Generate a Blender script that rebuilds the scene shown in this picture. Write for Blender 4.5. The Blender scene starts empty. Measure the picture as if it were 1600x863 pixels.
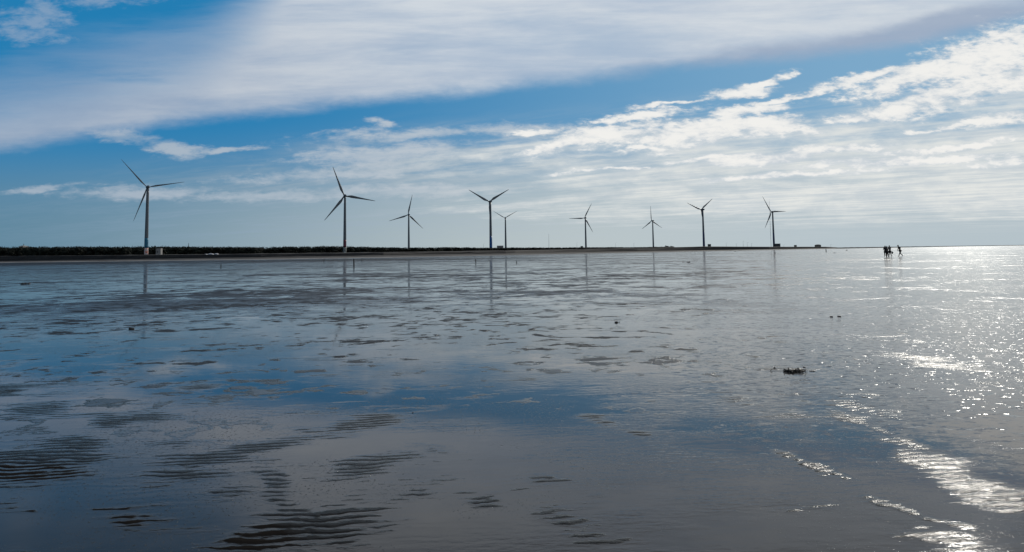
import bpy, bmesh, math, random
import numpy as np
from mathutils import Vector, Matrix
R = math.radians
random.seed(7); rng = np.random.default_rng(7)
sc = bpy.context.scene
COL = sc.collection

# ------------------------------------------------------------------ camera
F = 1100.0; EYE = 1.5; PITCH = R(4.5); ROLL = 0.0148
cs, sn = math.cos(PITCH), math.sin(PITCH)
fw = Vector((0, cs, sn)); up0 = Vector((0, -sn, cs)); r0 = Vector((1, 0, 0))
rt = math.cos(ROLL)*r0 - math.sin(ROLL)*up0
upv = math.sin(ROLL)*r0 + math.cos(ROLL)*up0
CAM = Vector((0, 0, EYE))
PY = 395 - F*math.tan(PITCH)
cd = bpy.data.cameras.new('camera'); cam = bpy.data.objects.new('camera', cd); COL.objects.link(cam)
cd.sensor_width = 36; cd.lens = 36*F/1600; cd.clip_start = 0.05; cd.clip_end = 60000
cd.shift_y = (PY - 431.5)/1600
m = Matrix((rt, upv, -fw)).transposed().to_4x4(); m.translation = CAM
cam.matrix_world = m
sc.camera = cam
sc.view_settings.view_transform = 'Standard'; sc.view_settings.look = 'None'
sc.view_settings.exposure = 0.0; sc.view_settings.gamma = 1.0
sc.cycles.sample_clamp_direct = 12; sc.cycles.sample_clamp_indirect = 4
sc.cycles.max_bounces = 6; sc.cycles.use_denoising = True

def ray(u, v):
    u, v = float(u), float(v)
    return fw + ((u-800)/F)*rt - ((v-PY)/F)*upv
def uvp(u, v):                       # bearing / slope of a sight line: (x/y, z/y)
    d = ray(u, v); return d.x/d.y, d.z/d.y
def ground(u, v):
    d = ray(u, v); return CAM + d*(EYE/-d.z)
def at(u, v, Y):
    d = ray(u, v); return CAM + d*(float(Y)/d.y)
def hor(u):
    return 395 - (u-800)*math.tan(ROLL)

SUN_AZ, SUN_EL = R(32.5), R(24.6)

# ------------------------------------------------------------------ node helper
class S:
    def __init__(s, nt, sock): s.nt, s.k = nt, sock
    def _b(s, op, o, rev=False, clamp=False):
        n = s.nt.nodes.new('ShaderNodeMath'); n.operation = op; n.use_clamp = clamp
        a, b = (o, s) if rev else (s, o)
        for i, x in enumerate((a, b)):
            if isinstance(x, S): s.nt.links.new(x.k, n.inputs[i])
            elif x is not None: n.inputs[i].default_value = x
        return S(s.nt, n.outputs[0])
    def __add__(s, o): return s._b('ADD', o)
    __radd__ = __add__
    def __sub__(s, o): return s._b('SUBTRACT', o)
    def __rsub__(s, o): return s._b('SUBTRACT', o, True)
    def __mul__(s, o): return s._b('MULTIPLY', o)
    __rmul__ = __mul__
    def __truediv__(s, o): return s._b('DIVIDE', o)
    def __rtruediv__(s, o): return s._b('DIVIDE', o, True)
    def mx(s, o): return s._b('MAXIMUM', o)
    def mn(s, o): return s._b('MINIMUM', o)
    def pw(s, o): return s._b('POWER', o)
    def sin(s): return s._b('SINE', None)
    def abs(s): return s._b('ABSOLUTE', None)
    def sm(s, a, b, o0=0.0, o1=1.0):       # smoothstep
        n = s.nt.nodes.new('ShaderNodeMapRange'); n.interpolation_type = 'SMOOTHSTEP'
        s.nt.links.new(s.k, n.inputs[0])
        for i, x in enumerate((a, b, o0, o1)): n.inputs[1+i].default_value = x
        return S(s.nt, n.outputs[0])
class NT:
    def __init__(s, nt): s.nt = nt; nt.nodes.clear()
    def node(s, t, **kw):
        n = s.nt.nodes.new(t)
        for k, v in kw.items(): setattr(n, k, v)
        return n
    def link(s, a, b): s.nt.links.new(a.k if isinstance(a, S) else a, b)
    def w(s, sock): return S(s.nt, sock)
    def sep(s, v):
        n = s.node('ShaderNodeSeparateXYZ'); s.link(v, n.inputs[0]); return [s.w(o) for o in n.outputs]
    def comb(s, x, y, z=0.0):
        n = s.node('ShaderNodeCombineXYZ')
        for i, q in enumerate((x, y, z)):
            if isinstance(q, S): s.link(q, n.inputs[i])
            else: n.inputs[i].default_value = q
        return s.w(n.outputs[0])
    def noise(s, v, scale, detail=4, rough=.5, dist=0.0, dim='3D', color=False):
        n = s.node('ShaderNodeTexNoise', noise_dimensions=dim); s.link(v, n.inputs['Vector'])
        n.inputs['Scale'].default_value = scale; n.inputs['Detail'].default_value = detail
        n.inputs['Roughness'].default_value = rough; n.inputs['Distortion'].default_value = dist
        return s.w(n.outputs['Color' if color else 'Fac'])
    def map(s, v, loc=(0,0,0), rot=0.0, scale=(1,1,1), kind='POINT'):
        n = s.node('ShaderNodeMapping', vector_type=kind); s.link(v, n.inputs[0])
        n.inputs[1].default_value = loc; n.inputs[2].default_value = (0,0,rot); n.inputs[3].default_value = scale
        return s.w(n.outputs[0])
    def length(s, v):
        n = s.node('ShaderNodeVectorMath', operation='LENGTH'); s.link(v, n.inputs[0]); return s.w(n.outputs['Value'])
    def curve(s, x, pts, lo, hi):          # piecewise curve over [lo, hi] -> values
        n = s.node('ShaderNodeFloatCurve'); c = n.mapping.curves[0]
        ys = [p[1] for p in pts]; y0, y1 = min(ys), max(ys); y1 = y1 if y1 > y0 else y0+1
        P = [((p[0]-lo)/(hi-lo), (p[1]-y0)/(y1-y0)) for p in sorted(pts)]
        while len(c.points) < len(P): c.points.new(.5, .5)
        for q, p in zip(c.points, P): q.location = p; q.handle_type = 'AUTO_CLAMPED'
        n.mapping.update()
        s.link((x - lo)*(1/(hi-lo)), n.inputs['Value'])
        return s.w(n.outputs[0])*(y1-y0) + y0
    def mix(s, f, a, b, mode='MIX'):
        n = s.node('ShaderNodeMix', data_type='RGBA', blend_type=mode)
        for q, i in ((f, 0), (a, 6), (b, 7)):
            if isinstance(q, S): s.link(q, n.inputs[i])
            elif isinstance(q, (int, float)): n.inputs[i].default_value = q
            else: n.inputs[i].default_value = (*q, 1)
        return s.w(n.outputs[2])

# ------------------------------------------------------------------ world: sky and clouds
wd = bpy.data.worlds.new('World'); sc.world = wd; wd.use_nodes = True
W = NT(wd.node_tree)
sky = W.node('ShaderNodeTexSky', sky_type='NISHITA', sun_disc=False, sun_elevation=SUN_EL, sun_rotation=SUN_AZ,
             altitude=0, air_density=1.0, dust_density=.3, ozone_density=2.0)
hs = W.node('ShaderNodeHueSaturation'); W.link(sky.outputs[0], hs.inputs['Color'])
hs.inputs['Saturation'].default_value = 1.3; hs.inputs['Value'].default_value = .8
tc = W.node('ShaderNodeTexCoord')
dx, dy, dz = W.sep(W.w(tc.outputs['Generated']))
ady = dy.abs().mx(.12)
U = dx/ady; V = dz.mx(0.0)/ady
UV0 = W.comb(U, V, 0)
def vadd(a, b, k):
    n = W.node('ShaderNodeVectorMath', operation='MULTIPLY_ADD'); W.link(b, n.inputs[0]); n.inputs[1].default_value = k; W.link(a, n.inputs[2]); return W.w(n.outputs[0])
wq = W.noise(W.map(UV0, rot=R(-8), scale=(1, 2.2, 1)), 7.0, 5, .6, color=True)
UV = vadd(W.map(UV0, loc=(-.055, -.0225, 0)), wq, (.11, .045, 0))     # ragged outlines
# coordinates on a flat cloud deck overhead, turned so that x runs along the wind streaks
den = dz.mx(0.0) + .03
deckr = W.map(W.comb(dx/den, dy/den, 0), rot=-R(90+60))
n_str = W.noise(W.map(deckr, scale=(.24, 1.0, 1)), .85, 9, .60, .9)
n_str2 = W.noise(W.map(deckr, loc=(4.1, 7.7, 0), scale=(.34, 1.0, 1)), 3.8, 7, .62, .6)
n_puf = W.noise(W.map(UV0, rot=R(-7), scale=(1.0, 2.6, 1)), 13.0, 8, .62, .3)
n_puf2 = W.noise(W.map(UV0, loc=(3.3, 1.2, 0), rot=R(-9), scale=(1.0, 2.8, 1)), 36.0, 6, .62, .4)
n_soft = W.noise(W.map(UV0, rot=R(-12), scale=(.5, 2.2, 1)), 3.4, 6, .58, .3)
n_fib = W.noise(W.map(UV0, rot=R(-9), scale=(.35, 3.2, 1)), 8.0, 8, .62, .35)

def cpts(lst): return [uvp(*p) for p in lst]
low = cpts([(-700,300),(-300,275),(0,243),(100,229),(170,217),(260,203),(370,190),(470,178),(560,166),(700,154),(800,145),(900,135),(1000,124),(1100,112),(1200,106),(1300,96),(1400,82),(1500,62),(1600,40),(1900,-30),(2300,-120)])
lo, hi = low[0][0], low[-1][0]
eLow = W.curve(U, low, lo, hi)
upp = cpts([(-700,250),(-300,200),(0,118),(100,95),(200,66),(300,36),(380,-20),(480,-150),(700,-420),(1100,-700),(2300,-900)])
eUp = W.curve(U, upp, lo, hi)
right = U.sm(-.75, .45)
# clear blue between the clouds, paler towards the sun and the horizon
blue = W.mix(U.sm(-.45, .55), (.14, 2.05, 4.5), (1.8, 3.75, 5.7))
blue = W.mix(V.sm(.06, .21, 1, 0), blue, W.mix(U.sm(-.6, .2), (.85, 2.35, 3.9), (3.5, 4.6, 5.5)))
blue = W.mix(.05, blue, W.w(hs.outputs[0]))
hz = V.sm(.0, .165, 1, 0)
hazecol = W.mix(U.sm(-.85, .20), (1.15, 2.35, 3.25), (5.0, 5.65, 5.75))
hazecol = W.mix((U - .45).sm(0, .5)*.25, hazecol, (3.6, 4.6, 5.1))
# broad stratus sheet
sA = (V - eLow) + (n_puf - .5)*.022 + (n_soft-.5)*.030 + (n_puf2-.5)*.008
aLow = sA.sm(-.006, .026)
aUp = ((V - eUp) + (n_soft - .5)*.13 + (n_fib - .5)*.16).sm(-.13, .05, 1, 0)
aA = aLow*aUp*((n_soft*.5+n_fib*.5).sm(.36, .58)*.26 + .74)
shadeA = (n_soft*.55 + n_fib*.40 + n_puf*.12).sm(.40, .68)
n_fil = W.noise(W.map(UV, loc=(2, 1, 0), rot=R(-10), scale=(.16, 1.6, 1)), 34.0, 6, .6, .2)
shadeA = (n_soft*.50 + n_fib*.32 + n_puf*.10 + n_fil*.16).sm(.41, .69)
colA = W.mix(shadeA, (3.5, 4.2, 5.35), (4.85, 5.4, 6.15))
colA = W.mix((U + V*1.3).sm(-.35, .42)*.85, colA, W.mix(shadeA, (5.2, 5.9, 6.9), (7.0, 7.45, 7.8)))
colA = W.mix(sA.sm(.0, .07, .22, 0)*U.sm(-.6, 0), colA, (3.0, 3.9, 5.4))
bell = W.length(W.map(UV, loc=(*uvp(1400, 66), 0), rot=R(13), scale=(.34, .034, 1), kind='TEXTURE'))
bel2 = W.length(W.map(UV, loc=(*uvp(1120, 105), 0), rot=R(7), scale=(.24, .028, 1), kind='TEXTURE'))
colA = W.mix((1.2 - bell.mn(bel2) + (n_fib-.5)*1.0).sm(0, .8)*.72, colA, (2.7, 3.55, 5.0))
# unseen overcast added overhead, darkest at left, to dim flat reflections and towers
ovh = (V + (n_soft-.5)*.08).sm(.385, .50)
dk = W.mix(U.sm(-.75, .35), (.55, .68, .90), (3.3, 3.7, 4.25))
aOv = ovh*.93
# streaked mid-level deck, right and low
under = (eLow - V + (n_soft-.5)*.05)
reg = U.sm(-.36, .30)*V.sm(.012, .07)*under.sm(.03, .10)
n_mid = W.noise(W.map(UV, loc=(5, 2, 0), rot=R(-5), scale=(.42, 3.0, 1)), 6.5, 8, .62, .5)
stv = n_str*.36 + n_mid*.50 + n_puf*.14
aB = (stv + reg*.17 - .605 + U.mn(.6)*.03 - V.sm(.09, .22)*.055).sm(-.09, .13)*reg.sm(0, .45)
colB = W.mix((n_str2*.6+n_puf*.4).sm(.38, .62), (6.0, 6.5, 6.8), (8.0, 8.1, 7.8))
regL = U.sm(-.95, -.25)*V.sm(.0, .045)*under.sm(.01, .10)
aL = (n_str*.45 + n_str2*.40 + n_fib*.15).sm(.43, .62)*regL*.80
# single cloud banks (centre and size as they stand in the sky)
def bank(lst):
    acc = None
    for (px, py, rx, ry, deg) in lst:
        d = W.length(W.map(UV, loc=(*uvp(px, py), 0), rot=R(deg), scale=(rx/F, ry/F, 1), kind='TEXTURE'))
        acc = d if acc is None else acc.mn(d)
    return 1.0 - acc
fC = bank([(870,225,75,12,12),(955,207,85,17,8),(1090,205,125,19,4),(1190,198,75,17,-4),(1010,178,88,7,4),(1040,163,52,3,6),
           (1150,142,50,11,8),(1190,128,42,6,10),(1225,153,62,5,12),(1290,140,45,4,12),(1350,122,60,7,14),(1440,116,100,18,16),(1545,92,120,36,20),
           (1330,186,40,7,10),(1400,166,85,13,14),(1500,142,110,19,14),(1595,125,60,14,14),(1480,193,70,5,4),(1560,184,65,9,8),(1250,208,42,5,2),
           (1010,228,30,4,0),(1115,247,60,4,2),(1300,236,120,7,4),(1500,226,120,7,6),(1180,252,60,8,5),(1420,253,150,7,3),(1565,256,60,8,3),
           (960,263,90,3,2),(830,205,25,4,0),(1240,276,120,4,2),(1165,176,70,9,8)])
n_fine = W.noise(W.map(UV0, loc=(1.3, 8.2, 0), rot=R(-10), scale=(1.0, 2.4, 1)), 90.0, 4, .65, .3)
nC = (n_puf - .5)*1.9 + (n_puf2 - .5)*2.3 + (n_fib - .5)*1.8 + (n_fine - .5)*1.0
aC = (fC + nC + .02).sm(-.27, .44)
aC2 = (fC*1.0 + nC*.9 + .32).sm(-.3, .5)*.45
colC = W.mix((fC*.25 + n_puf2*.8 + n_puf*.9 + n_fine*.3 - .40).sm(.42, .86), (5.6, 6.2, 6.8), (8.9, 8.8, 8.5))
fD = bank([(200,219,58,9,-13),(268,237,40,9,-6),(350,230,60,4,4),(598,187,20,6,-12),(700,206,190,12,2),(795,203,40,6,3),
           (520,272,140,9,2),(600,240,130,22,2),(230,300,110,9,1),(70,292,70,4,2),(620,300,170,10,1),(430,310,120,8,0)])
aD = (fD + nC*.95 + .12).sm(-.45, 1.10)*(n_fib.sm(.30, .62)*.5 + .42)
fE = bank([(55,40,40,22,-40),(75,14,24,34,15),(190,0,150,10,4),(10,50,60,16,-12)])
aE = (fE + nC*1.1).sm(-.55, 1.05)*.48
c = W.mix(hz*.95, blue, hazecol)
c = W.mix(V.sm(.05, .22, 1, 0)*U.sm(-.05, .5)*.6, c, (4.5, 5.35, 5.95))
c = W.mix(aL, c, W.mix(right, (1.9, 3.05, 4.2), (5.4, 6.0, 6.3)))
c = W.mix(aB*.92, c, colB)
c = W.mix(aD, c, W.mix(right, (3.7, 4.5, 5.4), (6.6, 6.9, 7.1)))
c = W.mix(aE, c, (4.0, 4.7, 5.7))
c = W.mix(aA, c, colA)
c = W.mix(aC2, c, (6.0, 6.6, 7.0))
c = W.mix(aC*.96, c, colC)
c = W.mix(aOv, c, dk)
bg = W.node('ShaderNodeBackground'); W.link(c, bg.inputs[0]); bg.inputs[1].default_value = .10
wo = W.node('ShaderNodeOutputWorld'); W.link(bg.outputs[0], wo.inputs[0])
wd.cycles.sampling_method = 'MANUAL'; wd.cycles.sample_map_resolution = 1024

# ------------------------------------------------------------------ sun
sd = bpy.data.lights.new('sun', 'SUN'); sd.energy = 2.6; sd.angle = R(.55); sd.color = (1, .95, .86)
so = bpy.data.objects.new('sun', sd); COL.objects.link(so)
sdir = Vector((math.sin(SUN_AZ)*math.cos(SUN_EL), math.cos(SUN_AZ)*math.cos(SUN_EL), math.sin(SUN_EL)))
so.rotation_euler = sdir.to_track_quat('Z', 'Y').to_euler()

# ------------------------------------------------------------------ materials
def mat(name, col, rough=.6, var=.25, scale=1.0, col2=None, spec=.4, bump=0.0, metal=0.0):
    mt = bpy.data.materials.new(name); mt.use_nodes = True; T = NT(mt.node_tree)
    tcn = T.node('ShaderNodeTexCoord'); o = T.w(tcn.outputs['Object'])
    n = T.noise(o, scale, 5, .6)
    b = T.node('ShaderNodeBsdfPrincipled'); out = T.node('ShaderNodeOutputMaterial')
    c2 = col2 or tuple(x*(1-var) for x in col)
    T.link(T.mix(n.sm(.35, .65), col, c2), b.inputs['Base Color'])
    b.inputs['Roughness'].default_value = rough; b.inputs['Specular IOR Level'].default_value = spec
    b.inputs['Metallic'].default_value = metal
    if bump:
        bn = T.node('ShaderNodeBump'); bn.inputs['Distance'].default_value = bump; bn.inputs['Strength'].default_value = 1
        T.link(n, bn.inputs['Height']); T.link(bn.outputs[0], b.inputs['Normal'])
    T.link(b.outputs[0], out.inputs[0]); return mt

M = dict(
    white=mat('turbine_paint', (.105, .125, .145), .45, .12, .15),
    teal=mat('teal_tower_paint', (.015, .16, .24), .5, .3, .5, (.01, .10, .20)),
    mural=mat('mural_paint', (.55, .55, .55), .5, .3, .45, (.45, .10, .04)),
    red=mat('red_tower_paint', (.22, .03, .05), .5, .3, .5, (.06, .03, .05)),
    mottled=mat('mottled_tower_paint', (.35, .36, .34), .5, .3, .6, (.08, .09, .09)),
    bluep=mat('blue_tower_paint', (.012, .11, .32), .5, .3, .3, (.008, .06, .2)),
    navy=mat('navy_tower_paint', (.04, .06, .16), .5, .3, .2),
    seawall=mat('seawall_rock', (.030, .028, .027), .9, .4, .6),
    beach=mat('beach_mud', (.022, .019, .018), .9, .3, .08),
    pale=mat('pale_sand_and_sheen', (.24, .225, .21), .9, .25, .06),  # heaps, and the shoreline strip's sky reflection painted as pale colour
    path=mat('dusty_track', (.055, .052, .05), .9, .3, .1),
    land=mat('land_soil', (.022, .022, .018), .95, .35, .03),
    leaf=mat('wood_foliage', (.016, .019, .014), .9, .3, .12, (.011, .013, .010), spec=.1),
    bark=mat('wood_bark', (.05, .04, .03), .9),
    conc=mat('pale_concrete', (.27, .26, .25), .8, .2, .8),
    dark=mat('dark_siding', (.06, .065, .07), .8, .3, .8),
    metal=mat('grey_steel', (.12, .125, .13), .5, .3, 1.2),
    wood=mat('wet_wood', (.025, .022, .02), .7, .3, 3),
    weed=mat('dark_seaweed', (.010, .010, .008), .55, .4, 30),
    rock=mat('wet_rock', (.012, .012, .012), .5, .4, 14),
    tarp=mat('white_tarpaulin', (.62, .62, .66), .6, .2, .6),
    roof=mat('pale_roof', (.26, .26, .25), .7, .2, .4),
    skin=mat('skin', (.09, .055, .04), .6, .1, 6),
    hair=mat('black_hair', (.010, .009, .008), .5),
    shirtd=mat('dark_shirt', (.018, .019, .024), .85, .2, 12),
    shirtg=mat('grey_shirt', (.09, .095, .11), .85, .2, 12),
    shorts=mat('dark_shorts', (.012, .012, .015), .85, .2, 12),
    hat=mat('white_hat', (.75, .75, .73), .8, .1, 12),
)

# ------------------------------------------------------------------ mesh helpers
class MB:
    def __init__(s): s.v = []; s.f = []
    def add(s, vs, fs):
        o = len(s.v); s.v += [tuple(p) for p in vs]; s.f += [tuple(i+o for i in q) for q in fs]
    def box(s, c, d, taper=1.0):
        x, y, z = (q/2 for q in d); cx, cy, cz = c; V = []
        for k, t in ((-1, 1), (1, taper)):
            for a, b in ((-1,-1),(1,-1),(1,1),(-1,1)): V.append((cx+a*x*t, cy+b*y*t, cz+k*z))
        s.add(V, [(3,2,1,0),(4,5,6,7),(0,1,5,4),(1,2,6,5),(2,3,7,6),(3,0,4,7)])
    def loft(s, rings, cap=True):
        n = len(rings[0]); V = [p for r in rings for p in r]; Fc = []
        for i in range(len(rings)-1):
            for j in range(n):
                a, b = i*n+j, i*n+(j+1) % n; Fc.append((a, b, b+n, a+n))
        if cap: Fc += [tuple(range(n))[::-1], tuple(range((len(rings)-1)*n, len(rings)*n))]
        s.add(V, Fc)
    def tube(s, pts, rad, n=10):
        pts = [Vector(p) for p in pts]; rings = []
        for i, p in enumerate(pts):
            t = (pts[min(i+1, len(pts)-1)] - pts[max(i-1, 0)]).normalized()
            a = t.orthogonal().normalized() if abs(t.z) > .9 else t.cross(Vector((0,0,1))).normalized()
            if abs(t.z) > .9: a = Vector((1,0,0)) - t*t.x; a.normalize()
            b = t.cross(a); r = rad[i] if hasattr(rad, '__len__') else rad
            rings.append([p + (a*math.cos(q) + b*math.sin(q))*r for q in [2*math.pi*k/n for k in range(n)]])
        s.loft(rings)
    def blob(s, c, r, seed, sub=1, amp=.3):
        bm = bmesh.new(); bmesh.ops.create_icosphere(bm, subdivisions=sub, radius=1)
        q = random.Random(seed); V = []
        for v in bm.verts:
            k = 1 + q.uniform(-amp, amp); V.append((c[0]+v.co.x*r[0]*k, c[1]+v.co.y*r[1]*k, c[2]+v.co.z*r[2]*k))
        s.add(V, [tuple(x.index for x in f.verts) for f in bm.faces]); bm.free()
    def build(s, name, m_, parent=None, smooth=False, loc=None):
        me = bpy.data.meshes.new(name); me.from_pydata(s.v, [], s.f); me.update()
        if smooth: me.polygons.foreach_set('use_smooth', [True]*len(me.polygons))
        if m_: me.materials.append(m_)
        o = bpy.data.objects.new(name, me); COL.objects.link(o)
        if parent: o.parent = parent
        if loc is not None: o.location = loc
        return o
def tag(o, label=None, cat=None, group=None, kind=None):
    if label: o['label'] = label
    if cat: o['category'] = cat
    if group: o['group'] = group
    if kind: o['kind'] = kind
    return o
def empty(name, loc, rz=0):
    o = bpy.data.objects.new(name, None); COL.objects.link(o); o.location = loc; o.rotation_euler = (0, 0, rz)
    o.empty_display_size = .5; return o

# ------------------------------------------------------------------ ground: the tidal flat, one sheet to the horizon
# angular columns fine in front, coarse behind; rings even in 1/d so near ripples keep their resolution
ang = np.concatenate([np.linspace(-180, -56, 24)[:-1], np.linspace(-56, 56, 520), np.linspace(56, 180, 24)[1:-1]])
ang = np.radians(ang); na = len(ang)
inv = np.concatenate([[1/.25, 1/.6, 1/1.2, 1/1.8], np.linspace(1/2.4, 1/120, 420), 1/np.geomspace(125, 30000, 50)])
rad = 1/inv; nr = len(rad)
A_, D_ = np.meshgrid(ang, rad)
GX = (np.sin(A_)*D_).ravel(); GY = (np.cos(A_)*D_).ravel()
# bare rippled patches: (px, py, half-width px, half-height px, tilt, weight)
PATCH = [(60,720,110,22,.05,1.05),(30,735,70,18,.05,0.95),(110,695,60,14,.1,0.84),(310,604,28,5,.1,0.84),(210,655,60,9,.1,0.52),(170,658,28,9,.0,0.84),
 (60,640,40,10,.1,0.73),(8,610,26,10,.1,0.84),(330,716,55,9,.18,1.05),(400,700,60,8,.15,0.84),(290,742,50,10,.0,0.63),(365,765,55,14,.1,0.73),(430,762,36,40,-.6,0.63),
 (470,825,110,28,.1,1.05),(400,845,60,20,0,0.95),(540,850,60,18,0,0.63),(560,728,50,16,.15,1.05),(575,660,50,12,.15,0.84),(200,815,20,16,0,0.34),
 (755,786,28,9,.1,0.95),(845,748,30,6,0,0.63),(890,820,70,20,-.25,0.68),(700,745,22,6,0,0.37),(930,773,18,4,0,0.63),(960,842,50,10,0,0.42),
 (20,790,50,12,0,0.52),(1230,578,70,5,-.05,0.98),(1180,632,90,12,-.25,0.67),(1000,678,22,5,-.2,0.63),(930,655,40,8,-.3,0.52),
 (1480,735,60,24,-.35,1.25),(1555,775,85,32,-.35,1.25),(1500,755,55,22,-.2,1.25),(1440,722,45,18,-.3,1.22),(1235,713,28,6,-.3,1.16),(1275,730,34,8,-.35,1.16),(1310,742,25,5,-.3,1.10),(1375,784,26,6,-.3,1.16),(1415,797,34,6,-.3,1.16),(1455,812,30,5,-.2,1.10),(1330,655,40,8,-.3,0.98),(1375,672,34,6,-.3,1.04),(1420,692,34,6,-.35,1.10),(1500,820,40,8,-.2,0.98),
 (1480,848,100,26,-.1,1.10),(1440,825,60,10,-.2,0.73),(1395,690,60,7,-.3,0.73),(1350,640,70,10,-.25,0.73),(1330,652,50,8,-.1,0.61),(1440,560,110,8,-.12,0.73),(1500,575,120,8,-.12,0.73),(1400,530,120,6,-.1,0.61),
 (1250,660,120,22,-.2,0.49),(1530,690,90,8,-.2,0.43)]
# bare damp bars in the middle distance
BARS = [(130,835,420,90,0,.9),(40,740,220,40,0,.6),(250,478,330,12,.03,.9),(120,505,180,14,.06,.7),(420,458,240,8,.03,.6),(700,497,110,8,.05,.6),(610,515,60,6,0,.4),(880,492,90,7,0,.5),(60,412,300,3,.015,1.0),(500,407,300,3.5,.015,.7),
 (1180,520,160,7,-.08,.35),(760,455,220,7,0,.35),(320,565,90,12,.15,.35),(560,430,200,4,0,.4),(1060,475,160,5,0,.4),(40,600,70,10,.1,.35)]
def field(lst):
    out = np.zeros_like(GX)
    for (px, py, hw, hh, tilt, w) in lst:
        # centre and axes on the sand itself
        c0 = ground(px, py); ax = ground(px+hw, py-hw*tilt) - c0; ay = ground(px, py+hh) - c0
        J = np.array([[ax.x, ay.x], [ax.y, ay.y]]); Ji = np.linalg.inv(J)
        ex, ey = GX-c0.x, GY-c0.y
        a = Ji[0,0]*ex + Ji[0,1]*ey; b = Ji[1,0]*ex + Ji[1,1]*ey
        out = np.maximum(out, w*np.exp(-.9*(a*a+b*b)))
    return out
f_rip = field(PATCH); f_bar = field(BARS)
v = np.stack([GX, GY, np.zeros_like(GX)], 1)
ii = np.arange(nr-1)[:, None]*na; jj = np.arange(na)[None, :]; j2 = (jj+1) % na
quads = np.stack([ii+jj, ii+na+jj, ii+na+j2, ii+j2], -1).reshape(-1, 4)[:, ::-1]
nv = len(v); v = np.vstack([v, [[0, 0, 0]]])
f_rip = np.append(f_rip, 0); f_bar = np.append(f_bar, 0)
tri = np.stack([np.full(na, nv), jj[0], j2[0]], 1)[:, ::-1]
me = bpy.data.meshes.new('ground')
nl = quads.size + tri.size; npol = len(quads)+len(tri)
me.vertices.add(len(v)); me.vertices.foreach_set('co', v.ravel().astype(np.float32))
me.loops.add(nl); me.loops.foreach_set('vertex_index', np.concatenate([quads.ravel(), tri.ravel()]).astype(np.int32))
me.polygons.add(npol)
ls = np.concatenate([np.arange(len(quads))*4, quads.size + np.arange(len(tri))*3]).astype(np.int32)
me.polygons.foreach_set('loop_start', ls)
me.update(calc_edges=True); me.validate()
if me.polygons[0].normal.z < 0: me.flip_normals()
for nm, arr in (('ripple', f_rip), ('bar', f_bar)):
    at_ = me.attributes.new(nm, 'FLOAT', 'POINT'); at_.data.foreach_set('value', arr.astype(np.float32))
gm = bpy.data.materials.new('wet_tidal_sand'); gm.use_nodes = True; G = NT(gm.node_tree)
geo = G.node('ShaderNodeNewGeometry'); P = G.w(geo.outputs['Position'])
px_, py_, pz_ = G.sep(P)
def attr(n):
    a = G.node('ShaderNodeAttribute', attribute_name=n); return G.w(a.outputs['Fac'])
aR, aBar = attr('ripple'), attr('bar')
dist = G.length(P)
# --- where the sand stands above the water film
nz0 = G.noise(G.map(P, loc=(5, 3, 0), rot=R(10), scale=(.6, 1, 1)), .030, 5, .6, .4)
nz1 = G.noise(G.map(P, rot=R(12), scale=(.8, 1, 1)), .16, 9, .70, .4)
nz2 = G.noise(G.map(P, loc=(31, 7, 0), rot=R(8), scale=(.9, 1, 1)), .75, 8, .66, .5)
nz3 = G.noise(G.map(P, loc=(3, 17, 0), rot=R(6), scale=(.8, 1, 1)), 2.9, 6, .62, .4)
farw = dist.sm(13, 34)
nearpatch = dist.sm(5.5, 12)*dist.sm(24, 60, 1, .5)
chop_r = px_/(py_.mx(1.0))
damp_s = nz0*.20 + nz1*.33 + nz2*.47 + aBar*.13 - chop_r.sm(.15, .7)*.05
damp = (damp_s + (nz3-.5)*.26).sm(.497, .556)*farw
specks = (nz2*.38 + nz3*.46 + nz1*.26 + aBar*.06 - chop_r.sm(.05, .5)*.05).sm(.590, .622)*nearpatch
bare = damp.mx(specks)
# --- sand ripples
warp = G.noise(P, 1.3, 4, .55, color=True)
wv = G.node('ShaderNodeVectorMath', operation='MULTIPLY_ADD'); G.link(warp, wv.inputs[0]); wv.inputs[1].default_value = (.45, .30, 0); G.link(P, wv.inputs[2])
wp = G.w(wv.outputs[0])
def waves(ang_, scale, dst, loc):
    n = G.node('ShaderNodeTexWave', wave_type='BANDS', bands_direction='Y', wave_profile='SIN')
    G.link(G.map(wp, loc=loc, rot=R(ang_), scale=(.8, 1, 1)), n.inputs['Vector'])
    n.inputs['Scale'].default_value = scale; n.inputs['Distortion'].default_value = dst
    n.inputs['Detail'].default_value = 2; n.inputs['Detail Scale'].default_value = 1.6; n.inputs['Detail Roughness'].default_value = .5
    return G.w(n.outputs['Fac'])
anis = G.noise(G.map(wp, rot=R(-6), scale=(.27, 1, 1)), 17, 4, .6)
rip = (waves(-7, 3.7, 2.6, (0,0,0))*.42 + anis*.95)
rmn = G.noise(G.map(P, loc=(9, 2, 0), rot=R(25), scale=(.5, 1, 1)), 1.7, 7, .68, .4)
rmn2 = G.noise(G.map(P, loc=(19, 2, 0), rot=R(-8), scale=(.3, 1, 1)), 5.0, 4, .6, .3)
leftw = chop_r.sm(-.35, .25, .13, -.05)
rfield = aR*.80 + (rmn - .5)*1.75 + (rmn2 - .5)*1.35 + leftw
rmask = rfield.sm(.12, .75)
rmask = rmask.mx((rmn*.6 + nz2*.45 + rmn2*.2 - .1).sm(.58, .78)*.40*dist.sm(3, 9, .3, 1))
# only the crests break the film
fine = G.noise(G.map(wp, rot=R(-8), scale=(.35, 1, 1)), 46, 4, .6)
rtot = rip + fine*.42 + rmask*.55
crest = rtot.sm(1.28, 1.40)*rmask.sm(.03, .25)
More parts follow.
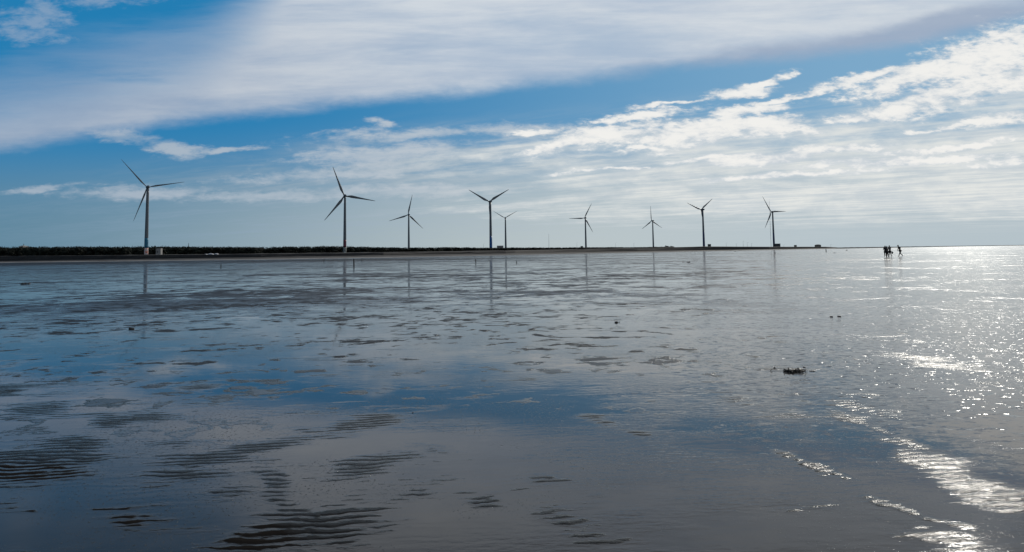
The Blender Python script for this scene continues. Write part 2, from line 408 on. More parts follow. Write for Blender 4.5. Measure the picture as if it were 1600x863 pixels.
# small wind chop on the water film
chop = G.noise(G.map(P, rot=R(-10), scale=(.4, 1, 1)), 24, 3, .55)
chopz = G.noise(G.map(P, loc=(2, 5, 0), rot=R(-20), scale=(.45, 1, 1)), .42, 5, .62).sm(.47, .64)
chop_amt = (chopz*.95 + .03)*(chop_r.sm(-.2, .25)*.85 + .15)
cast = G.noise(P, 42, 3, .7).sm(.60, .74)*G.noise(P, .55, 4, .6).sm(.47, .64)
swell = G.noise(G.map(P, rot=R(-5), scale=(.35, 1, 1)), 1.6, 3, .5)
height = (rtot - 1.25).mx(0.0).mn(.6)*rmask.sm(.03, .25)*.015 + fine*rmask*.0022 + chop*chop_amt*.0032 + rip*.0005*chopz + cast*.009 + swell*.004*farw + bare*nz3*.02
bmp = G.node('ShaderNodeBump'); bmp.inputs['Strength'].default_value = 1; bmp.inputs['Distance'].default_value = 1
G.link(height, bmp.inputs['Height'])
bs = G.node('ShaderNodeBsdfPrincipled'); go = G.node('ShaderNodeOutputMaterial')
sandc = G.mix(nz3.sm(.3, .7), (.030, .027, .026), (.045, .040, .037))
sandc = G.mix(bare, sandc, (.024, .021, .020))
sandc = G.mix(crest, sandc, (.016, .014, .013))
sandc = G.mix(cast*.6, sandc, (.02, .018, .017))
G.link(sandc, bs.inputs['Base Color'])
bs.inputs['IOR'].default_value = 1.333
G.link(1.0*(.5 - aBar*dist.sm(7, 12, 1, 0)*.26 - bare*.44 - crest*.36), bs.inputs['Specular IOR Level'])
# wavelets too small to see singly: they tilt the film and break the sun into sparkles
gz = G.noise(G.map(P, loc=(12, 3, 0), rot=R(-14), scale=(.30, 1, 1)), .30, 7, .68, .3)*.6 + G.noise(G.map(P, loc=(2, 9, 0), rot=R(-18), scale=(.35, 1, 1)), 1.7, 5, .65, .3)*.4
gam = (gz + chop_r.sm(-.06, .38)*.175 - .545).sm(0, .12)*chop_r.sm(-.05, .36)*dist.sm(4.5, 11)
gam = gam*dist.sm(45, 150, 1, .20)
wl = G.noise(G.map(P, rot=R(-8), scale=(.55, 1, 1)), 15.0, 4, .7, color=True)
tips = G.noise(G.map(P, loc=(7, 4, 0), rot=R(-8), scale=(.5, 1, 1)), 11.0, 3, .65).sm(.48, .62)
amp = gam*(tips*1.65 + .10) + dist.sm(12, 40)*.022
dull = aBar*dist.sm(7, 12, 1, 0)
rough = .04 + dull*.10 + dist.sm(8, 150)*.055 + rmask*.02 + crest*.18 + gam*.06 + bare*.42
G.link(rough, bs.inputs['Roughness'])
def vm(op, a_, b_=None):
    n = G.node('ShaderNodeVectorMath', operation=op)
    for i_, q_ in enumerate((a_, b_)):
        if isinstance(q_, S): G.link(q_, n.inputs[i_])
        elif q_ is not None: n.inputs[i_].default_value = q_
    return G.w(n.outputs[0])
tilt = vm('MULTIPLY', vm('SUBTRACT', wl, (.5, .5, .5)), G.comb(amp*1.5, amp*1.05, 0))
nrm = vm('NORMALIZE', vm('ADD', G.w(bmp.outputs[0]), tilt))
G.link(nrm, bs.inputs['Normal'])
G.link(bs.outputs[0], go.inputs[0])
me.materials.append(gm); me.polygons.foreach_set('use_smooth', [True]*len(me.polygons))
gr = bpy.data.objects.new('ground', me); COL.objects.link(gr)
tag(gr, 'wet rippled tidal sand flat mirroring the cloudy sky out to the horizon', 'ground', kind='structure')

# ------------------------------------------------------------------ far shore
def lerp(t, x):
    xs = [q[0] for q in t]; return float(np.interp(x, xs, [q[1] for q in t]))
SHORE = [(-900,430),(0,430),(200,370),(400,330),(600,350),(800,430),(1000,640),(1200,950),(1312,1250)]
CREST = [(-900,412),(0,400.8),(200,399.2),(400,397.2),(600,394.8),(835,391.6),(900,390),(1000,388.2),(1100,385.6),(1200,386),(1290,386.2),(1306,387.2),(1312,388)]
def hz_of(u, v, Y): return EYE + at(u, v, Y).z - EYE
us = np.concatenate([np.linspace(-900, 1290, 150), np.linspace(1293, 1312, 10)])
prof = dict(pale=[], beach=[], wall=[], land=[], path=[])
jit = lambda a: random.uniform(-a, a)
for u in us:
    d0 = lerp(SHORE, u); dirx = at(u, hor(u), 1.0)
    def pt(Y, z): q = at(u, hor(u), Y); return (q.x, q.y, z)
    endf = min(1, (1312-u)/40)
    dc = d0 + 45; zc = max(.15, at(u, lerp(CREST, u), dc).z)
    bz = min(1.15, zc*.45)
    wide = 1 if u < 620 else max(.0, 1-(u-620)/200)
    prof['pale'].append([pt(d0-1+jit(1.0), -.02), pt(d0+7+jit(1.5), .14+.20*wide)])
    prof['beach'].append([pt(d0+6.9, .13+.20*wide), pt(d0+20, .5*bz+jit(.05)), pt(dc-8, bz+jit(.08))])
    hgt = max(zc-bz, .1)
    prof['wall'].append([pt(dc-8.1, bz-.3), pt(dc-7.4+jit(.3), bz+.35*hgt+jit(.10)), pt(dc-6.6+jit(.3), bz+.72*hgt+jit(.1)), pt(dc-6, zc+jit(.05)), pt(dc-3, zc+.02), pt(dc-2.9, zc-.5)])
    prof['path'].append([pt(dc-2.9, zc-.06), pt(dc+5, zc+.25+jit(.08))])
    prof['land'].append([pt(dc+5.05, zc-.04), pt(dc+40, zc+.05), pt(dc+250, zc+1.0), pt(dc+900, zc+1.0), pt(dc+2200, zc-2)])
def strip(name, rows, m_, kind=None, label=None, cat=None, smooth=False):
    b = MB(); n = len(rows[0])
    b.add([p for r in rows for p in r], [(i*n+j, (i+1)*n+j, (i+1)*n+j+1, i*n+j+1) for i in range(len(rows)-1) for j in range(n-1)])
    o = b.build(name, m_, None, smooth); return tag(o, label, cat, kind=kind)
strip('beach', prof['pale'], M['pale'], 'structure', 'thin line of water with painted sky reflection at the foot of the far shore', 'beach')  # bright sky mirrored in shallow water, put into the strip's pale colour
strip('shore', prof['beach'], M['beach'], 'structure', 'dark brown mud bank rising below the seawall', 'shore')
strip('seawall', prof['wall'], M['seawall'], None, 'long low dark rock seawall along the far shore below the woods', 'seawall')
strip('land', prof['land'], M['land'], 'structure', 'flat dark land behind the seawall carrying woods and wind turbines', 'land')

strip('path', prof['path'], M['path'], 'structure', 'pale dusty track along the seawall crest', 'path')

# low breakwater running out to the right on the horizon
b = MB(); rows = []
for k, u in enumerate(np.linspace(1306, 1640, 70)):
    Y = 1250 + (u-1306)*6.0; z = 2.3 - (u-1306)/340*.55 + jit(.18)
    rows.append([tuple(at(u, hor(u), Y-4).xy)+(-.1,), tuple(at(u, hor(u), Y).xy)+(z,), tuple(at(u, hor(u), Y+6).xy)+(z,), tuple(at(u, hor(u), Y+10).xy)+(-.1,)])
strip('breakwater', rows, M['seawall'], None, 'thin dark breakwater tapering along the horizon at the right, behind the walkers', 'breakwater')

# woods: one mass of ragged crowns and trunks along the land
TOPS = [(-900,399),(-300,390),(0,386.6),(100,385.6),(200,385.8),(300,385.6),(400,386.3),(520,384.8),(600,386.4),(640,387.2),(700,386.2),(760,387.2),(870,386.8),(960,386.2),(1000,386.8),(1045,387.2)]
def woods():
    b = MB(); q = random.Random(3)
    proto = []
    for s_ in range(8):
        pb = MB()
        for k in range(8):
            a = q.uniform(0, 6.28); r_ = q.uniform(.05, .36); zc = q.uniform(.12, .80)
            pb.blob((r_*math.cos(a), r_*math.sin(a), zc), (q.uniform(.17,.28), q.uniform(.17,.28), q.uniform(.14,.22)), q.random(), 1, .28)
        for k in range(70):
            a = q.uniform(0, 6.28); r_ = q.uniform(.15, .55); z = q.uniform(.1, 1.02); c_ = Vector((r_*math.cos(a)*(1.15-z*.6), r_*math.sin(a)*(1.15-z*.6), z))
            e = [c_ + Vector((q.gauss(0,.05), q.gauss(0,.05), q.gauss(0,.045))) for _ in range(3)]
            pb.add(e, [(0,1,2)])
        pb.tube([(0,0,-.05),(.02,0,.3),(0,.02,.6)], [.035,.03,.015], 5)
        proto.append((np.array(pb.v), pb.f))
    N = 2600
    for i in range(N):
        u = q.uniform(-880, 1052) if i > 300 else q.uniform(-20, 1052)
        back = q.random()
        Y = lerp(SHORE, u) + 62 + 170*back*back
        if u > 900: Y += 20
        if 200 < u < 266: Y = q.uniform(805, 900)
        if 524 < u < 566: Y = q.uniform(950, 1050)
        p = at(u, hor(u), Y); zc = max(.15, at(u, lerp(CREST, u), lerp(SHORE, u)+45).z) - .1
        top = at(u, lerp(TOPS, u), Y).z
        h = max(1.5, (top - zc)*q.choice((.86, .92, .96, 1.0))*q.uniform(.96, 1.02))
        vs, fs = proto[q.randrange(8)]; a = q.uniform(0, 6.28); wd_ = max(h*q.uniform(.9, 1.25), 5.0)
        ca, sa = math.cos(a)*wd_, math.sin(a)*wd_
        V = np.stack([vs[:,0]*ca - vs[:,1]*sa + p.x, vs[:,0]*sa + vs[:,1]*ca + p.y, vs[:,2]*h + zc], 1)
        b.add(V.tolist(), fs)
    o = b.build('woods', M['leaf'])
    tag(o, 'dark ragged belt of windbreak woods behind the seawall', 'woods', kind='stuff')
woods()

# ------------------------------------------------------------------ wind turbines
def blade_mesh(L, chord):
    b = MB(); rings = []
    for t, ch, th, tw in ((0,.50,1.0,0),(.05,.50,1.0,0),(.12,.72,.55,14),(.2,1.0,.30,12),(.32,.86,.24,8),(.5,.62,.20,5),(.7,.42,.18,2),(.88,.27,.16,0),(.96,.18,.15,0),(1.0,.05,.2,0)):
        c_ = ch*chord; a = R(tw); r_ = []
        for k in range(12):
            q = 2*math.pi*k/12; x = (math.cos(q)*.5 - (.18 if t > .08 else 0))*c_; y = math.sin(q)*.5*c_*th
            r_.append((x*math.cos(a) - y*math.sin(a), x*math.sin(a) + y*math.cos(a), 1.2 + t*(L-1.2)))
        rings.append(r_)
    b.loft(rings); return b
# (base px, hub tower-top px, ground px y, hub offset px, rotor offsets, depth, alpha, R, chord, paint, label)
TURB = [
 ((228.3,395.5),(231,293),[(-37.7,43),(54.3,10),(-16.7,-53.7)],787,37,40.6,1.9,'teal',
   'tall wind turbine with turquoise tower foot beside a small pale kiosk, slim blades'),
 ((538.7,393.5),(539.6,306.5),[(-17,45),(48.5,-7.5),(-30.5,-40)],932,23,42,3.6,'red',
   'wind turbine with dark red paint on its tower foot rising from the woods'),
 ((638.8,388),(638.6,336),[(7.3,31),(-29.5,-11),(23.5,-22.5)],1406,23,41.5,3.4,None,
   'plain wind turbine, one blade almost upright, between the red-footed and blue-footed turbines'),
 ((767,388),(765.3,315.5),[(-34,18.5),(33,20),(1,-38)],1052,20,36.8,3.8,'bluep',
   'wind turbine with bright blue tower foot and blades forming a Y'),
 ((790.3,388),(789.8,341),[(-18.5,10.5),(22,12.5),(-1,-23)],1552,10,32.5,1.9,None,
   'smaller thin-bladed wind turbine close behind the blue-footed one, beside a flat building'),
 ((915.6,388),(914.4,341),[(-24.5,-1.5),(12,23),(12.5,-23)],1619,17,39,3.2,None,
   'wind turbine with one blade pointing level left, beside a small dark hut'),
 ((1021,388),(1019,345.5),[(-.2,24.5),(-15,-13),(16.5,-10.5)],1825,30,40,3.2,None,
   'wind turbine farthest off, one blade straight up, where the woods thin out'),
 ((1100,386.5),(1097.3,328),[(-21.5,11),(18,18.5),(3,-28)],1347,22,35,3.5,'navy',
   'wind turbine with navy tower and one blade hanging beside it on the bare mound'),
 ((1209.5,386),(1206.6,331.5),[(-10.5,25),(22.5,1),(-8.5,-25)],1505,20,39.7,3.4,'navy',
   'last wind turbine on the right, beside a thin mast and dark shed'),
]
for (bp, hp, offs, Y, al, Rr, chord, paint, label) in TURB:
    base = at(*bp, Y); top = at(*hp, Y); H = top.z - base.z + .4
    root = tag(empty('wind_turbine', (base.x, base.y, base.z)), label, 'wind turbine', 'wind turbines along the far shore')
    lean = 0.0
    b = MB(); ZZ = np.linspace(-6, H-1.2, 14)
    rr = lambda z: 2.15 - .8*max(0, min(1, z/H))
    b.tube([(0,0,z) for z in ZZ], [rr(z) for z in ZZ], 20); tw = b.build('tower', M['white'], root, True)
    def band(z0, z1, m_, nm):
        q = MB(); zs = np.linspace(z0, z1, 6); q.tube([(0,0,z) for z in zs], [rr(z)+.03 for z in zs], 20); q.build(nm, M[m_], tw, True)
    if paint == 'teal': band(5.5, 16.5, 'teal', 'painted_band'); band(-2, 5.48, 'mural', 'painted_foot')
    if paint == 'red': band(6, 15.5, 'red', 'painted_band'); band(-4, 5.98, 'mottled', 'painted_foot')
    if paint == 'bluep': band(-3, 18, 'bluep', 'painted_foot')
    if paint == 'navy': band(-3, 30, 'navy', 'painted_foot')
    # nacelle points along the rotor axis (up-wind)
    a = Vector((-math.sin(R(al)), math.cos(R(al)), 0)); p = Vector((math.cos(R(al)), math.sin(R(al)), 0)); zv = Vector((0,0,1))
    b = MB(); rings = []
    for t, w_ in ((-4.6,.9),(-4.2,1.45),(-2,1.75),(1.2,1.7),(2.9,1.35)):
        rings.append([zv*H + a*t + (p*math.cos(q)*w_ + zv*math.sin(q)*w_*1.0) for q in [2*math.pi*k/14 for k in range(14)]])
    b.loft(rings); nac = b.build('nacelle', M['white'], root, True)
    hub = zv*H + a*4.3
    b = MB(); rings = []
    for t, w_ in ((-1.3,1.25),(-.2,1.5),(1.0,1.2),(1.7,.6),(1.95,.1)):
        rings.append([hub + a*t + (p*math.cos(q) + zv*math.sin(q))*w_ for q in [2*math.pi*k/14 for k in range(14)]])
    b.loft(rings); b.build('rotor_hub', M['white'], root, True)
    # blade angles: undo the foreshortening, keep 120 degrees apart
    vd = Vector((base.x, base.y, 0)).normalized(); c_ = max(.3, abs(a.dot(vd)))
    angs = sorted(math.atan2(x/c_, y) % (2*math.pi) for x, y in offs)
    off = math.atan2(sum(math.sin((q)*3) for q in angs), sum(math.cos(q*3) for q in angs))/3
    bm_ = blade_mesh(Rr, chord); proto = None
    for k in range(3):
        ph = off + k*2*math.pi/3
        z_ = zv*math.cos(ph) + p*math.sin(ph); x_ = p*math.cos(ph) - zv*math.sin(ph); y_ = z_.cross(x_)
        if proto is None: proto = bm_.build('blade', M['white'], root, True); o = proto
        else:
            o = proto.copy(); COL.objects.link(o); o.parent = root
        mm = Matrix((x_, y_, z_)).transposed().to_4x4(); mm.translation = hub; o.matrix_local = mm

# ------------------------------------------------------------------ buildings, masts and huts on the shore
def wpx(px, Y): return px*Y/F
def building(name, label, cat, px0, px1, pt_, pb, Y, wall, roof, depth=8, group=None, kind='flat'):
    c = at((px0+px1)/2, pb, Y); t = at((px0+px1)/2, pt_, Y); w = wpx(px1-px0, Y); h = t.z - c.z
    root = tag(empty(name, (c.x, c.y+depth/2, c.z)), label, cat, group)
    b = MB(); b.box((0, 0, h/2-1), (w, depth, h+2-.12)); b.build('wall', M[wall], root)
    b = MB()
    if kind == 'flat': b.box((0, 0, h+.06), (w*1.06, depth*1.06, .28))
    else: b.box((0, 0, h+h*.2), (w*1.15, depth*1.15, h*.4), .35)
    b.build('roof', M[roof], root)
    b = MB(); b.box((-w*.2, -depth/2-.03, min(1.05, h*.4)), (min(1.0, w*.3), .06, min(2.1, h*.8))); b.build('door', M['dark'], root)
    return root, w, h
building('kiosk', 'small pale concrete kiosk at the foot of the turquoise-footed turbine', 'kiosk', 243.5, 251, 388.6, 395.2, 760, 'conc', 'conc', 4)
building('building', 'flat pale grey building on the woods edge beside the thin-bladed turbine', 'building', 776.5, 786.5, 384.2, 388.3, 1300, 'conc', 'conc', 8)
building('hut', 'small dark hut just left of the turbine with a level blade', 'hut', 907.5, 911, 384.9, 387.8, 1500, 'dark', 'dark', 5)
building('hut', 'dark block hut on the bare mound right of the navy-towered turbine', 'hut', 1107, 1111, 381.8, 385.6, 1300, 'dark', 'dark', 5)
building('shed', 'dark shed against the foot of the last turbine on the right', 'shed', 1211, 1219.5, 381, 386.5, 1480, 'dark', 'dark', 8)
building('house', 'low dark house with hipped roof near the tip of the spit', 'house', 1276, 1283, 383.2, 386, 1400, 'dark', 'dark', 9, kind='hip')
building('hut', 'tiny dark hut on the spit between the last turbine and the hipped house', 'hut', 1242, 1245, 383.3, 386, 1400, 'dark', 'dark', 4)
r_, w_, h_ = building('temple', 'pale-roofed temple with a small spire showing over the woods at far left', 'temple', 29, 36, 385.6, 390, 900, 'conc', 'roof', 10, kind='hip')
b = MB(); b.tube([(0,0,h_+.8),(0,0,h_+2.6),(.2,0,h_+4.2)], [.5,.35,.08], 8); b.build('spire', M['metal'], r_)
b = MB(); b.box((0,-4,h_*.5),(.1,.1,.1))
# low white tarpaulin shelters on the crest
Yt = lerp(SHORE, 330)+44
for (x0, x1, lab) in ((319.5,324,'small white tarpaulin heap at the left end of the pale shelters on the seawall'),(325,333.5,'long white tarpaulin shelter on the seawall crest'),(335,341,'shorter white tarpaulin shelter at the right end of the row on the seawall')):
    c = at((x0+x1)/2, 398.4, Yt); w = wpx(x1-x0, Yt)
    root = tag(empty('tarpaulin_shelter', c), lab, 'shelter', 'white shelters on the seawall')
    b = MB(); rings = []
    for t in np.linspace(-1, 1, 9):
        hh = (.80 if w > 1.8 else .5)*(1-.5*abs(t)**3) + .05*math.sin(t*9)
        rings.append([(t*w/2, math.cos(q)*1.2, -.25 + (hh+.25)*math.sin(q)) for q in np.linspace(0, math.pi, 9)])
    b.loft(rings); b.build('tarpaulin', M['tarp'], root, True)
    b = MB(); b.box((0,-1.0,.1),(w*.5,.06,.45)); b.build('opening', M['dark'], root)
# pale boats/boxes at far left on the crest
for x, wp_, lab in ((11,3.6,'pale boat-shaped heap on the seawall nearest the left edge'),(24.5,4.2,'wider pale heap on the seawall, second from the left edge'),(36,3.2,'dull pale heap on the seawall below the temple')):
    Y0 = lerp(SHORE, x)+43; c = at(x, 402, Y0); b = MB(); w = wpx(wp_, Y0)
    b.blob((0,0,.15),(w/2,.7,.42),x,2,.12); o = b.build('sand_heap', M['pale'], None, True, c); tag(o, lab, 'heap', 'pale heaps on the seawall')

def mast(name, label, cat, u, ytop, ybot, Y, r0_, group=None, arm=False):
    c = at(u, ybot, Y); t = at(u, ytop, Y); h = t.z - c.z
    root = tag(empty(name, c), label, cat, group)
    b = MB(); b.tube([(0,0,-3),(0,0,h*.5),(0,0,h)], [r0_, r0_*.8, r0_*.45], 8); b.build('pole', M['metal'], root)
    if arm:
        b = MB(); b.tube([(0,0,h*.98),(.9,0,h+.25),(1.9,0,h+.2)], [.09,.08,.08], 6); b.box((2.0,0,h+.15),(.9,.3,.14)); b.build('lamp_arm', M['metal'], root)
    else:
        b = MB(); b.tube([(0,0,h*.97),(0,0,h*1.04)], [.05,.03], 6); b.build('aerial', M['metal'], root)
    return root
mast('mast', 'tall thin radio mast standing alone between the thin-bladed turbine and the dark hut', 'mast', 857.8, 366, 388, 1400, .28)
mast('mast', 'tallest thin mast, right against the last turbine on the right', 'mast', 1205, 314, 387, 1490, .32)
mast('mast', 'short dark mast poking above the woods right of the kiosk', 'mast', 294.5, 380.2, 390, 620, .38)
POLES = [(1135,380,'slim pole just right of the bare mound, leftmost of the row'),(1150.5,380.6,'short slim pole, second in the row right of the mound'),(1161.5,377.2,'tallest slim pole in the row before the last turbine'),
 (1167.8,379.3,'dark slim pole just right of the tallest pole'),(1174.5,380.4,'slim pole nearest the thin mast by the last turbine')]
for u, y, lab in POLES: mast('lamp_post', lab, 'lamp post', u, y, 387, 1300, .20, 'slim poles on the spit', True)
for u, y, lab in ((755.5,381,'faint slim pole just left of the blue-footed turbine'),(901.5,379.5,'faint slim pole left of the dark hut'),(962,379.8,'faint slim pole right of the turbine with a level blade'),(990.5,380,'faint slim pole left of the farthest turbine'),(1225,382,'stubby post just right of the dark shed'),(1298,382.6,'stubby pole on the tip of the spit')):
    mast('lamp_post', lab, 'lamp post', u, y, 388, 1350, .17, 'slim poles on the spit', True)
# small parked machines on the mound, seen as dark lumps
for u, w, yt, lab in ((1042,4.5,383.6,'small dark truck on the mound where the woods end'),(1049.5,3.2,384.2,'smaller dark truck right behind the other on the mound')):
    Y0 = 1250; c = at(u, 386.4, Y0); L = wpx(w, Y0); h = at(u, yt, Y0).z - c.z
    root = tag(empty('truck', c), lab, 'truck', 'trucks on the mound')
    b = MB(); b.box((.15*L,0,h*.42),(L*.68,2.3,h*.5)); b.build('body', M['dark'], root)
    b = MB(); b.box((-.36*L,0,h*.55),(L*.28,2.2,h*.85),.85); b.build('cab', M['dark'], root)
    for sx in (-.32, .3):
        b = MB(); b.tube([(sx*L,-1.2,.35),(sx*L,1.2,.35)], .5, 12); b.build('wheel', M['rock'], root)

# ------------------------------------------------------------------ stakes standing in the flat
def stake(u, ytop, ybot, label, lean=0.0, thick=.07):
    c = ground(u, ybot); h = (ybot-ytop)/F*c.y
    b = MB(); b.tube([(0,0,-.2),(lean*h*.5,.0,h*.5),(lean*h,0,h)], [thick, thick*.9, thick*.75], 8)
    o = b.build('stake', M['wood'], None, False, c); return tag(o, label, 'stake', 'stakes standing in the mud flat')
stake(345.2,413,418.6,'short dark stake in the mud below the white shelters')
stake(506.2,404.5,411.6,'thin stake in the mud left of the red-footed turbine', 0, .06)
stake(553.2,405,417.4,'tallest dark stake in the mud right of the red-footed turbine', -.04, .09)
stake(565.4,404.6,410,'slight stake just right of the tallest stake', 0, .05)
stake(743.8,404.5,412.4,'leaning pair of thin stakes in the mud left of the blue-footed turbine', -.12, .06)
stake(807.3,408,411.3,'stubby stake in the mud right of the blue-footed turbine', 0, .07)
stake(1211,394,397.4,'small post in the bright flat below the last turbine', 0, .12)
stake(1290.8,389.3,394,'thick post in the bright flat off the tip of the spit', 0, .16)

# ------------------------------------------------------------------ debris on the flat
def lump(name, u, v, wpx_, hpx, label, mt='rock', seed=0, parts=5, cat=None, group=None):
    c = ground(u, v); w = wpx_/F*c.y; h = .72*hpx/F*c.y; q = random.Random(seed); b = MB()
    for k in range(parts):
        t = (k+.5)/parts - .5
        b.blob((t*w*.8, q.uniform(-.2,.2)*w, h*q.uniform(.15,.35)), (w*q.uniform(.16,.30), w*q.uniform(.16,.28), h*q.uniform(.45,.7)), q.random(), 2, .14)
    o = b.build(name, M[mt], None, True, c); return tag(o, label, cat or name.replace('_', ' '), group)
lump('driftwood', 40, 444.2, 12, 3.2, 'flat dark driftwood lump on the wet sand near the left edge', 'wood', 1, 4)
lump('driftwood', 205, 514.5, 11, 3.2, 'flat dark driftwood lump between damp sand bars below the turquoise-footed turbine', 'wood', 2, 4)
lump('rock', 963, 504.5, 6, 3.2, 'rounded dark rock alone on the mirror-wet sand at mid flat', 'rock', 3, 3)
lump('pebble', 967.4, 504.2, 1.6, 2.4, 'tiny dark pebble right beside the lone rounded rock', 'rock', 4, 2)
lump('rock', 1298.8, 495.4, 4.6, 2.4, 'left dark rock of a close pair on the bright right flat', 'rock', 5, 2, group='pair of rocks')
lump('rock', 1311.4, 494.8, 6, 2.6, 'right, longer dark rock of a close pair on the bright right flat', 'rock', 6, 3, group='pair of rocks')
lump('driftwood', 1075.8, 410.3, 6, 2.0, 'low dark lump on the far flat below the navy-towered turbine', 'wood', 7, 3)
lump('rock', 1067, 410.4, 2.4, 1.2, 'tiny dark lump left of the far driftwood', 'rock', 8, 2)
lump('rock', 913, 397.8, 3, 1.6, 'dark speck of rock at the far waterline below the level-bladed turbine', 'rock', 9, 2)
lump('rock', 1148.8, 393.6, 2.4, 1.8, 'dark speck of rock at the far waterline below the slim poles', 'rock', 10, 2)
lump('rock', 1323, 391.6, 2.6, 1.8, 'dark speck of rock off the tip of the spit', 'rock', 11, 2)
lump('driftwood', 1303.5, 395.6, 4.4, 1.0, 'low streak of driftwood just beyond the thick post', 'wood', 12, 2)
lump('pebble', 1210, 575.4, 3.6, 3.0, 'single black pebble left of the seaweed clump', 'rock', 13, 2)
lump('pebble', 645, 645.5, 2.2, 2.0, 'single tiny black pebble on the smooth wet sand in the middle', 'rock', 14, 2)
# the seaweed clump
c = ground(1240, 581); b = MB(); q = random.Random(5); sc_ = c.y/F
for (ox, oy, w, h) in ((-8.5,0,4.2,4.5),(-3,0,7,5),(0,.2,4,6),(4,0,4,4.5),(8,.4,4,2.5),(-1,1,8,2.5),(12,.5,6,1.5),(16,.2,6,1.4)):
    yy = oy*.05
    b.blob((ox*sc_, yy, h*sc_*.22), (w*sc_*.5, w*sc_*.5, h*sc_*.38), q.random(), 2, .25)
b.blob((0, 0, .0), (15*sc_, .03, .005), 77, 2, .3)
for k in range(40):
    x = q.gauss(0, 9)*sc_; y = q.gauss(0, .05); d_ = q.uniform(-1.2, 1.2); L = q.uniform(3, 8)*sc_
    b.tube([(x, y, .004), (x+math.cos(d_)*L*.5, y+math.sin(d_)*L*.5, q.uniform(.01,.035)), (x+math.cos(d_)*L, y+math.sin(d_)*L, .006)], [.004,.005,.002], 5)
o = b.build('seaweed', M['weed'], None, True, c); tag(o, 'tangled black seaweed clump on the wet sand in the right half', 'seaweed')

lump('seaweed', 1227, 580.6, 4, 4, 'small black seaweed tuft just left of the tangled clump', 'weed', 21, 2)
lump('seaweed', 1269, 580.2, 9, 1.6, 'thin low strand of seaweed right of the tangled clump', 'weed', 22, 3)
lump('seaweed', 1257, 574.4, 4.5, 2, 'small black seaweed scrap behind the right end of the tangled clump', 'weed', 23, 2)

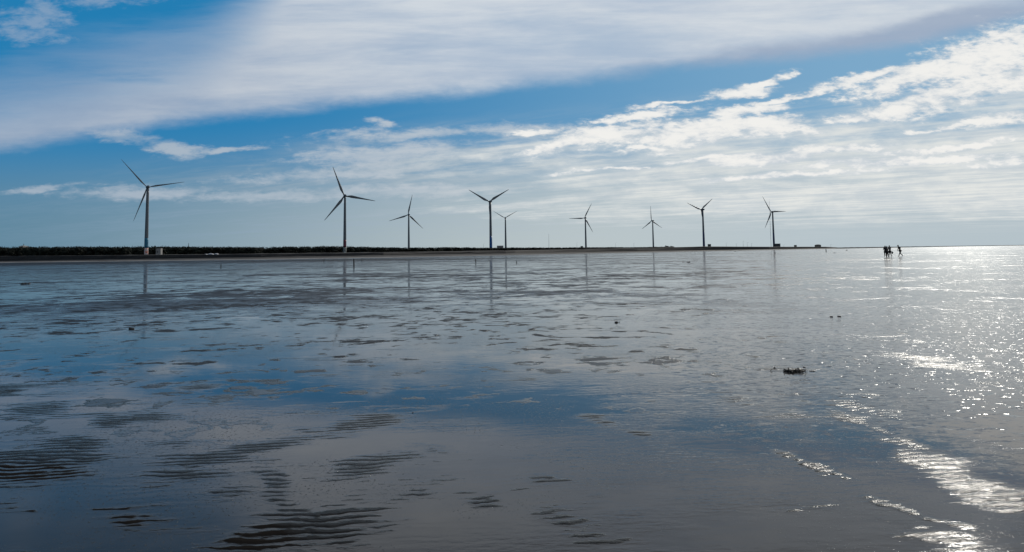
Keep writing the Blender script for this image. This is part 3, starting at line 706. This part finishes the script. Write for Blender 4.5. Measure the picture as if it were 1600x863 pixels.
# ------------------------------------------------------------------ people
def skinmesh(name, joints, edges, mt, parent, root=0, sub=1):
    me_ = bpy.data.meshes.new(name); me_.from_pydata([j[0] for j in joints], edges, []); me_.materials.append(mt)
    o = bpy.data.objects.new(name, me_); COL.objects.link(o)
    if parent: o.parent = parent
    md = o.modifiers.new('skin', 'SKIN'); md.use_smooth_shade = True
    for i, j in enumerate(joints):
        d = me_.skin_vertices[0].data[i]; r_ = j[1]; d.radius = r_ if isinstance(r_, tuple) else (r_, r_); d.use_root = (i == root)
    s_ = o.modifiers.new('sub', 'SUBSURF'); s_.levels = sub; s_.render_levels = sub
    return o
def person(u, v, hpx, label, face, lean=0.0, stride=0.0, arms=((.0,.0),(.0,.0)), shirt='shirtd', hat=False, headdown=0.0, hair_long=False):
    c = ground(u, v); h = hpx/F*c.y; k = h/1.72
    root = tag(empty('person', c, face), label, 'person'); root.scale = (k, k, k)
    # local: facing +Y, x to the right
    L = lean
    pel = Vector((0, 0, .93)); wst = Vector((0, L*.18, 1.10)); che = Vector((0, L*.40, 1.32)); nek = Vector((0, L*.58, 1.47)); hd0 = nek + Vector((0, .03+headdown*.05, .09)); hd1 = hd0 + Vector((0, .02+headdown*.06, .11-headdown*.02))
    J = [(pel, (.15,.105)), (wst, (.135,.10)), (che, (.165,.11)), (nek, .055), (hd0, (.075,.085)), (hd1, (.078,.095))]
    E = [(0,1),(1,2),(2,3),(3,4),(4,5)]
    ids = {}
    for sx, st in ((-1, stride), (1, -stride)):
        hip = Vector((sx*.095, .0, .86)); kn = Vector((sx*.10, st*.26 + (.05 if st < 0 else .02), .48)); an = Vector((sx*.10, st*.55 - (.10 if st < 0 else 0), .09 + (.06 if st < 0 else 0))); toe = an + Vector((sx*.02, .15, -.055 if st >= 0 else -.09))
        n = len(J); J += [(hip, .095), (kn, .074), (an, .056), (toe, .048)]; E += [(0,n),(n,n+1),(n+1,n+2),(n+2,n+3)]; ids[('leg', sx)] = n
    for sx, (fwd, bend) in zip((-1, 1), arms):
        sh = che + Vector((sx*.19, 0, .10)); el = sh + Vector((sx*.06, math.sin(fwd)*.28, -math.cos(fwd)*.28)); wr = el + Vector((sx*.01, math.sin(fwd+bend)*.25, -math.cos(fwd+bend)*.25)); ha = wr + Vector((0, math.sin(fwd+bend)*.12, -math.cos(fwd+bend)*.12))
        n = len(J); J += [(sh, .062), (el, .05), (wr, .04), (ha, .045)]; E += [(2,n),(n,n+1),(n+1,n+2),(n+2,n+3)]; ids[('arm', sx)] = n
    skinmesh('body', J, E, M['skin'], root)
    # clothes follow the same joints, a little wider
    g = .02
    SJ = [(pel+Vector((0,0,.0)), (.165,.125)), (wst, (.155,.12)), (che, (.185,.13)), (nek-Vector((0,0,.02)), .075)]; SE = [(0,1),(1,2),(2,3)]
    for sx in (-1, 1):
        n = ids[('arm', sx)]; sh = J[n][0]; el = J[n+1][0]; i = len(SJ); SJ += [(sh, .075), (sh.lerp(el, .75), .062)]; SE += [(2,i),(i,i+1)]
    skinmesh('shirt', SJ, SE, M[shirt], root)
    TJ = [(pel, (.17,.13))]; TE = []
    for sx in (-1, 1):
        n = ids[('leg', sx)]; hp_ = J[n][0]; kn = J[n+1][0]; i = len(TJ); TJ += [(hp_, .118), (hp_.lerp(kn, .85), .095)]; TE += [(0,i),(i,i+1)]
    skinmesh('shorts', TJ, TE, M['shorts'], root)
    b = MB(); cc = hd0.lerp(hd1, .65); b.blob((cc.x, cc.y-.02, cc.z+.045), (.094,.112,.105), 1, 2, .03)
    if hair_long: b.blob((cc.x, cc.y-.075, cc.z-.09), (.08,.05,.16), 2, 2, .05)
    b.build('hair', M['hair'], root, True)
    if hat:
        b = MB(); b.loft([[(cc.x+r_*math.cos(q), cc.y+r_*math.sin(q), cc.z+z) for q in np.linspace(0, 2*math.pi, 17)[:-1]] for r_, z in ((.17,.075),(.175,.085),(.108,.10),(.10,.19),(.06,.22))]); b.build('hat', M['hat'], root, True)
    b = MB(); b.blob((cc.x, cc.y+.10, cc.z-.04), (.014,.02,.025), 3, 1, .02)
    b.build('nose', M['skin'], root, True)
    return root, k
person(1383.7, 401.9, 17.2, 'person in dark shirt at the left of a tight group of three on the flat', R(150), .05, .08, ((.2,.9),(.35,1.1)), 'shirtd')
person(1387.0, 401.8, 16.0, 'shorter person in a pale cap in the middle of a group of three', R(20), .10, .06, ((.25,1.0),(.3,.9)), 'shirtd', True)
pr, kk = person(1391.0, 401.7, 17.4, 'person in grey shirt with a dark bag at the right of a group of three', R(15), .06, .22, ((.2,.3),(.45,.25)), 'shirtg')
person(1407.0, 401.0, 17.6, 'lone person in dark clothes striding left with head bowed, apart from the group', R(98), .32, .62, ((.25,.5),(.1,.4)), 'shirtd', False, 1.2)
c = ground(1394.6, 401.5); b = MB(); zb = 6.2/F*c.y
b.blob((0,0,zb),(.15,.10,.17),9,2,.08); b.tube([(-.09,0,zb+.13),(-.04,0,zb+.30),(.04,0,zb+.30),(.09,0,zb+.13)], .015, 6)
o = b.build('bag', M['shorts'], None, True, c); tag(o, 'small dark bag hanging from the hand of the person in grey', 'bag')
